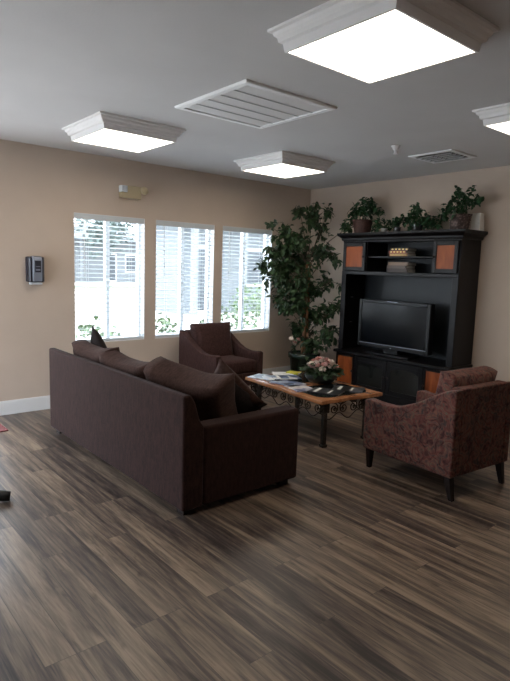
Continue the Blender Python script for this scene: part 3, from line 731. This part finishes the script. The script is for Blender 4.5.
for y0, y1, ky in ((c_ + .003, EY1 - .305, c_ + .028), (EY0 + .305, c_ - .003, c_ - .028)):
    d = cab_door(bx, y0, y1, .10, HZ - .045, M['inset'], ky, .052)
    bm = BM(); n = 14; ya, yb, zt = y0 + .052, y1 - .052, HZ - .045 - .052
    pts = [(ya, zt), (yb, zt)] + [(yb + (ya - yb) * k / n, zt - .02 - .035 * abs(2 * k / n - 1) ** 2) for k in range(n + 1)]
    prism(bm, pts, 0, bx - .014, bx - .003); obj('arch_rail', bm, M['black'], d, world=True)
for z in (.86, 1.17): P_('shelf_clip', [((-.30, EY1 - .065, z), (-.26, EY1 - .055, z + .008))], M['chrome'], bv=0)

# television
tv = thing('television', 'black flat screen television inside the entertainment center', 'television', (-.27, -1.735, HZ))
ty0, ty1 = -2.235, -1.25
P_('bezel', [((-.345, ty0, .600), (-.325, ty0 + .045, 1.165)), ((-.345, ty1 - .045, .600), (-.325, ty1, 1.165)), ((-.345, ty0 + .045, 1.125), (-.325, ty1 - .045, 1.165)), ((-.345, ty0 + .045, .600), (-.325, ty1 - .045, .655)), ((-.325, ty0, .600), (-.26, ty1, 1.165))], M['tvb'], tv, .006)
P_('screen', [((-.338, ty0 + .045, .655), (-.3255, ty1 - .045, 1.125))], M['screen'], tv, 0)
P_('trim_strip', [((-.3475, ty0 + .03, .642), (-.344, ty1 - .03, .648))], M['silver'], tv, 0)
P_('control_panel', [((-.347, -1.80, 1.152), (-.343, -1.66, 1.158))], M['silver'], tv, 0)
P_('stand_neck', [((-.33, -1.83, HZ + .02), (-.27, -1.63, .62))], M['tvb'], tv)
bm = BM(); prism(bm, [(-.43, -1.98), (-.41, -2.03), (-.17, -2.03), (-.15, -1.98), (-.15, -1.49), (-.17, -1.44), (-.41, -1.44), (-.43, -1.49)], 2, HZ, HZ + .022)
obj('stand_base', bm, M['tvb'], tv, world=True, bevel=.006)
P_('indicator_light', [((-.348, -1.75, .612), (-.344, -1.735, .620))], M['chrome'], tv, 0)

# books in the hutch
BK = [(1.675, .034, (.24, .12, .06), 'tan book at the bottom of the upper stack in the entertainment center', .0),
      (1.709, .030, (.19, .040, .03), 'dark red book in the middle of the upper stack in the entertainment center', .01),
      (1.739, .030, (.035, .025, .022), 'black book with gold spine dots on top of the upper stack', -.005),
      (1.490, .048, (.055, .045, .042), 'thick dark grey book at the bottom of the lower stack in the entertainment center', .0),
      (1.538, .036, (.10, .08, .072), 'grey book in the middle of the lower stack in the entertainment center', .008),
      (1.574, .036, (.20, .14, .10), 'light tan book on top of the lower stack in the entertainment center', -.006)]
M['gold'] = mat('gold_foil', (.62, .42, .16), .35, .7)
for k, (z, th, c, lab, dy) in enumerate(BK):
    lower = k > 2
    t = thing('book', lab, 'book', (-.25, -1.762 + dy + .004 * lower, z), R((3, -2, 4, 2, -3, 1)[k]), 'lower stack of books in the entertainment center' if lower else 'upper stack of books in the entertainment center')
    w, l = .09, .118 + .012 * lower
    obj('pages', B(((-w + .004, -l + .004, .003), (w - .004, l - .004, th - .003))), M['paper'], t)
    mm = mat('book_cloth_%d' % k, c, .6)
    obj('cover', B(((-w, -l, 0), (w, l, .003)), ((-w, -l, th - .003), (w, l, th)), ((-w, -l, .003), (-w + .004, l, th - .003))), mm, t)
    if k in (1, 2): obj('spine_gilding', B(*[((-w - .0012, -l + .012 + q * .045, th * .3), (-w, -l + .036 + q * .045, th * .75)) for q in range(5)]), M['gold'], t)
    elif k == 0: obj('spine_gilding', B(((-w - .0012, -l + .01, th * .35), (-w, l - .01, th * .55))), M['gold'], t)

# plants on top
def basket_bm(r0_, r1_, h, n=28, rows=7):
    prof = [(r0_ * .9, 0)]
    for k in range(rows):
        z0 = h * k / rows; z1 = h * (k + .5) / rows; q = r0_ + (r1_ - r0_) * k / rows
        prof += [(q - .003, z0 + .001), (q + .004, z1)]
    prof += [(r1_ + .006, h - .004), (r1_ + .006, h), (r1_ - .008, h), (r1_ - .015, h - .02), (.001, h - .02)]
    bm = BM(); lathe(bm, prof, n=n, close=False); bm.faces.new([v for v in bm.verts[:n]][::-1]); return bm
def basket_plant(name, label, loc, r0_, r1_, h, mb, blobs, nleaf, lsize, bw=1.):
    t = thing(name, label, 'plant', loc, 0, 'plants on top of the entertainment center')
    obj('basket' if mb in (M['basket'], M['basket2']) else 'pot', basket_bm(r0_, r1_, h), mb, t, smooth=True)
    st, lv = BM(), BM()
    tot = sum(b[4] for b in blobs)
    for (x, y, z, rad, wgt) in blobs:
        c = Vector((x, y, z)); a = Vector((x * .15, y * .15, h - .02))
        tube(st, [a, a.lerp(c, .5) + Vector((0, 0, .03)), c], [.004, .003, .002], 5)
        for k in range(int(nleaf * wgt / tot)):
            p = c + rdir() * rad * random.random() ** .5
            leaf(lv, p, rdir(-.1), random.uniform(.7, 1.2) * lsize, .62, .25)
    lx = -.03 - loc[0]
    for v in lv.verts: v.co.x = min(v.co.x, lx)
    for v in lv.verts:
        if v.co.z < .02 and -.47 < v.co.x + loc[0]: v.co.z = max(v.co.z, .004)
    obj('stem', st, M['stem'], t, smooth=True); obj('foliage', lv, M['leaf2'], t)
    return t
basket_plant('potted_plant', 'leafy green plant in a red brown basket, leftmost on the entertainment center', (-.25, -1.155, TOPZ), .095, .125, .165, M['basket'],
             [(0, 0, .27, .11, 6), (-.03, .10, .27, .08, 4), (0, -.12, .29, .09, 4), (.02, -.22, .25, .06, 2), (0, .02, .37, .06, 2.5), (.02, -.09, .38, .05, 2), (0, .19, .18, .05, 1.5), (-.05, .24, .13, .045, 1.2), (0, -.24, .15, .04, 1)], 280, .066)
basket_plant('potted_plant', 'trailing plant in a dark woven basket, rightmost on the entertainment center', (-.25, -2.44, TOPZ), .09, .115, .165, M['basket2'],
             [(0, .02, .25, .10, 5), (0, .14, .24, .07, 3), (-.02, .18, .17, .05, 2), (0, -.08, .28, .08, 4), (.02, -.17, .30, .06, 2.5), (0, -.02, .37, .06, 2.5), (0, .05, .42, .04, 1), (0, -.12, .41, .04, 1.2), (0, .10, .33, .04, 1), (-.05, -.02, .19, .07, 2)], 250, .064)
basket_plant('ivy_plant', 'low trailing ivy in a tiny pale pot right of the left basket', (-.30, -1.52, TOPZ), .03, .036, .05, M['paleglaze'],
             [(0, .07, .10, .06, 3), (0, .13, .07, .05, 2), (.06, 0, .13, .06, 2), (.08, -.04, .08, .06, 2), (.05, .05, .06, .05, 1)], 110, .050)
basket_plant('ivy_plant', 'small upright ivy in a grey glass pot between two other ivies', (-.30, -1.70, TOPZ), .035, .042, .06, M['greypot'],
             [(.02, .02, .12, .06, 3), (.04, -.05, .14, .05, 2), (.05, .06, .08, .05, 1.5)], 95, .050)
basket_plant('ivy_plant', 'tallest bushy ivy in the middle of the entertainment center top', (-.25, -1.92, TOPZ), .06, .075, .09, M['greypot'],
             [(0, 0, .19, .09, 5), (-.03, .06, .14, .08, 3), (0, -.08, .14, .08, 3), (0, .02, .27, .05, 2), (-.06, 0, .07, .07, 2), (0, -.18, .13, .06, 2.5), (.02, -.24, .09, .05, 2), (-.02, -.15, .06, .06, 2)], 280, .056)
bm = BM()
lo = [bm.verts.new((x, y, 0)) for x, y in ((-.052, -.052), (.052, -.052), (.052, .052), (-.052, .052))]; hi = [bm.verts.new((x * .82, y * .82, .185)) for x, y in ((-.052, -.052), (.052, -.052), (.052, .052), (-.052, .052))]
hin = [bm.verts.new((v.co.x * .85, v.co.y * .85, .185)) for v in hi]; bt = [bm.verts.new((v.co.x * .8, v.co.y * .8, .02)) for v in hi]
bm.faces.new(lo[::-1]); bm.faces.new(bt)
for a, b in ((lo, hi), (hi, hin), (hin, bt)):
    for k in range(4): bm.faces.new((a[k], a[(k + 1) % 4], b[(k + 1) % 4], b[k]))
o = obj('ceramic_vase', bm, M['whitepot'], bevel=.004, loc=(-.095, -2.555, TOPZ)); tag(o, 'white tapered ceramic vase behind the right basket on the entertainment center', 'vase')

# ------------------------------------------------------------------ odds at the left edge
o = obj('floor_mat', B(((-.75, 0, 0), (0, .46, .010))), M['rug'], bevel=.004, seg=1, loc=(-4.235, -.572, 0))
tag(o, 'corner of a maroon floor mat at the left edge of the photo', 'mat')
bs = thing('pedestal_table', 'black table foot on the floor at the left edge of the photo', 'table', (-4.995, -1.955, 0))
for k in range(4):
    a = R(k * 90 - 20); d = Vector((math.cos(a), math.sin(a), 0)); bm = BM()
    tube(bm, [d * .03 + Vector((0, 0, .09)), d * .2 + Vector((0, 0, .06)), d * .32 + Vector((0, 0, .035)), d * .355 + Vector((0, 0, .03))], [.038, .036, .034, .028], 10)
    obj('foot', bm, M['rubber'], bs, smooth=True)
bm = BM(); lathe(bm, [(.05, .03), (.05, .10), (.032, .12), (.032, .68), (.07, .70)], n=20); obj('column', bm, M['rubber'], bs)
bm = BM(); lathe(bm, [(.26, .70), (.27, .705), (.27, .725), (.26, .73)], n=40); obj('tabletop', bm, M['foot'], bs)

# ------------------------------------------------------------------ outside
GZ = -.10
struct('ground', B(((-40, -30, GZ - .3), (60, 80, GZ))), M['pave'])
o = obj('lawn', B(((4, 27, GZ), (22, 31.3, GZ + .03))), M['lawn']); tag(o, 'strip of green lawn far across the paving outside the left window', 'lawn', None, 'stuff')
def building(label, x0, x1, y0, y1, h, wins, posts, mw, rise=1.3):
    t = thing('house', label, 'building', ((x0 + x1) / 2, (y0 + y1) / 2, GZ), 0, 'pale houses across the courtyard')
    obj('wall', B(((x0, y0, GZ), (x1, y1, h))), mw, t, world=True)
    bm = BM(); prism(bm, [(y0 - 1.0, h), (y0 - 1.0, h + .12), ((y0 + y1) / 2, h + rise), (y1 + .5, h + .12), (y1 + .5, h)], 0, x0 - .5, x1 + .5); obj('roof', bm, M['shingle'], t, world=True)
    for a, b, z0, z1 in wins:
        w = obj('window_frame', B(((a - .07, y0 - .04, z0 - .07), (a, y0 + .01, z1 + .07)), ((b, y0 - .04, z0 - .07), (b + .07, y0 + .01, z1 + .07)), ((a, y0 - .04, z0 - .07), (b, y0 + .01, z0)), ((a, y0 - .04, z1), (b, y0 + .01, z1 + .07))), M['vinyl'], t, world=True)
        obj('pane', B(((a, y0 - .02, z0), (b, y0 + .01, z1))), M['outglass'], w, world=True)
    for x in posts: obj('porch_post', B(((x - .09, y0 - .95, GZ), (x + .09, y0 - .77, h))), M['stucco2'], t, world=True)
    return t
building('grey house with a porch seen through the middle and right windows', 4.2, 16., 10.0, 12.1, 2.9, [(4.75, 5.35, .0, 2.1), (7.0, 8.1, .9, 2.1), (9.6, 10.8, .9, 2.1)], (4.2, 6.2, 8.8, 11.4), M['stucco'], 1.6)
building('far pale house seen through the left window', 8.5, 23., 41.0, 48, 3.4, [(11, 12.4, 1., 2.3), (16.3, 17.0, .0, 2.3), (18.0, 19.0, .8, 2.3)], (9.5, 13.4, 15.6, 20.), M['stucco2'], 1.5)
def shrub(name, label, cat, x, y, z0, rx, rz, n, ls, m, group, trunk=0):
    t = thing(name, label, cat, (x, y, GZ), 0, group)
    bm = BM(); tube(bm, [(0, 0, 0), (0, 0, max(.1, z0 + .3 * rz))], .02 + trunk * .1, 7); obj('trunk', bm, M['twig'], t)
    bm = BM()
    for k in range(n):
        d = rdir(); q = random.random() ** .35
        leaf(bm, (d.x * rx * q, d.y * rx * q, z0 + rz + d.z * rz * q), rdir(), ls * random.uniform(.7, 1.3), .6)
    obj('foliage', bm, m, t)
GS = 'shrubs outside the windows'
shrub('garden_shrub', 'green shrub outside the lower part of the left window', 'shrub', -2.75, 1.0, .05, .45, .42, 450, .09, M['bush'], GS)
shrub('garden_shrub', 'green shrub outside the lower left of the middle window', 'shrub', -1.72, 1.1, .05, .36, .44, 380, .09, M['bush'], GS)
shrub('garden_shrub', 'green shrub outside the lower left of the right window', 'shrub', -.66, 1.1, .05, .42, .47, 420, .09, M['bush'], GS)
shrub('garden_shrub', 'taller green shrub outside the right window', 'shrub', 1.95, 3.4, .1, .62, .60, 600, .11, M['bush'], GS)
for x, y, r_, h_, l_ in ((8.3, 34.2, 1.9, 2.3, 'pale tree in front of the left end of the far pale house'), (13.2, 34.9, 2.1, 2.6, 'tallest pale tree in front of the far pale house'), (18.2, 34.6, 2.0, 2.2, 'pale tree in front of the right end of the far pale house')):
    shrub('garden_tree', l_, 'tree', x, y, 1.9, r_, h_, 420, .55, M['treeleaf'], 'trees beyond the courtyard', 1)

# ------------------------------------------------------------------ light
wd = bpy.data.worlds.new('sky'); sc.world = wd; wd.use_nodes = True
bg = wd.node_tree.nodes['Background']; bg.inputs[0].default_value = (.80, .90, 1.0, 1); bg.inputs[1].default_value = 5.6
sun = bpy.data.lights.new('sun', 'SUN'); sun.energy = 2.6; sun.angle = R(6); sun.color = (1, .96, .90)
s_ = bpy.data.objects.new('sun', sun); COL.objects.link(s_); s_.rotation_euler = (R(6), R(-26), 0)
def portal(loc, rot, sx, sy):
    l = bpy.data.lights.new('daylight_portal', 'AREA'); l.shape = 'RECTANGLE'; l.size = sx; l.size_y = sy; l.cycles.is_portal = True
    o = bpy.data.objects.new('daylight_portal', l); COL.objects.link(o); o.location = loc; o.rotation_euler = rot
for a, b in WIN: portal(((a + b) / 2, .16, (WZ0 + WZ1) / 2), (R(-90), 0, 0), b - a, WZ1 - WZ0)
portal(((DR[0] + DR[1]) / 2, .16, DR[2] / 2), (R(-90), 0, 0), DR[1] - DR[0], DR[2])
portal((XL - .15, (LW[0] + LW[1]) / 2, (LW[2] + LW[3]) / 2), (0, R(-90), 0), LW[3] - LW[2], LW[1] - LW[0])

sc.view_settings.view_transform = 'Standard'; sc.view_settings.look = 'None'; sc.view_settings.gamma = 1
sc.view_settings.use_curve_mapping = False; sc.view_settings.exposure = 0.87
sc.cycles.use_denoising = True
sc.cycles.max_bounces = 10; sc.cycles.diffuse_bounces = 6; sc.cycles.transparent_max_bounces = 16
sc.cycles.sample_clamp_indirect = 8
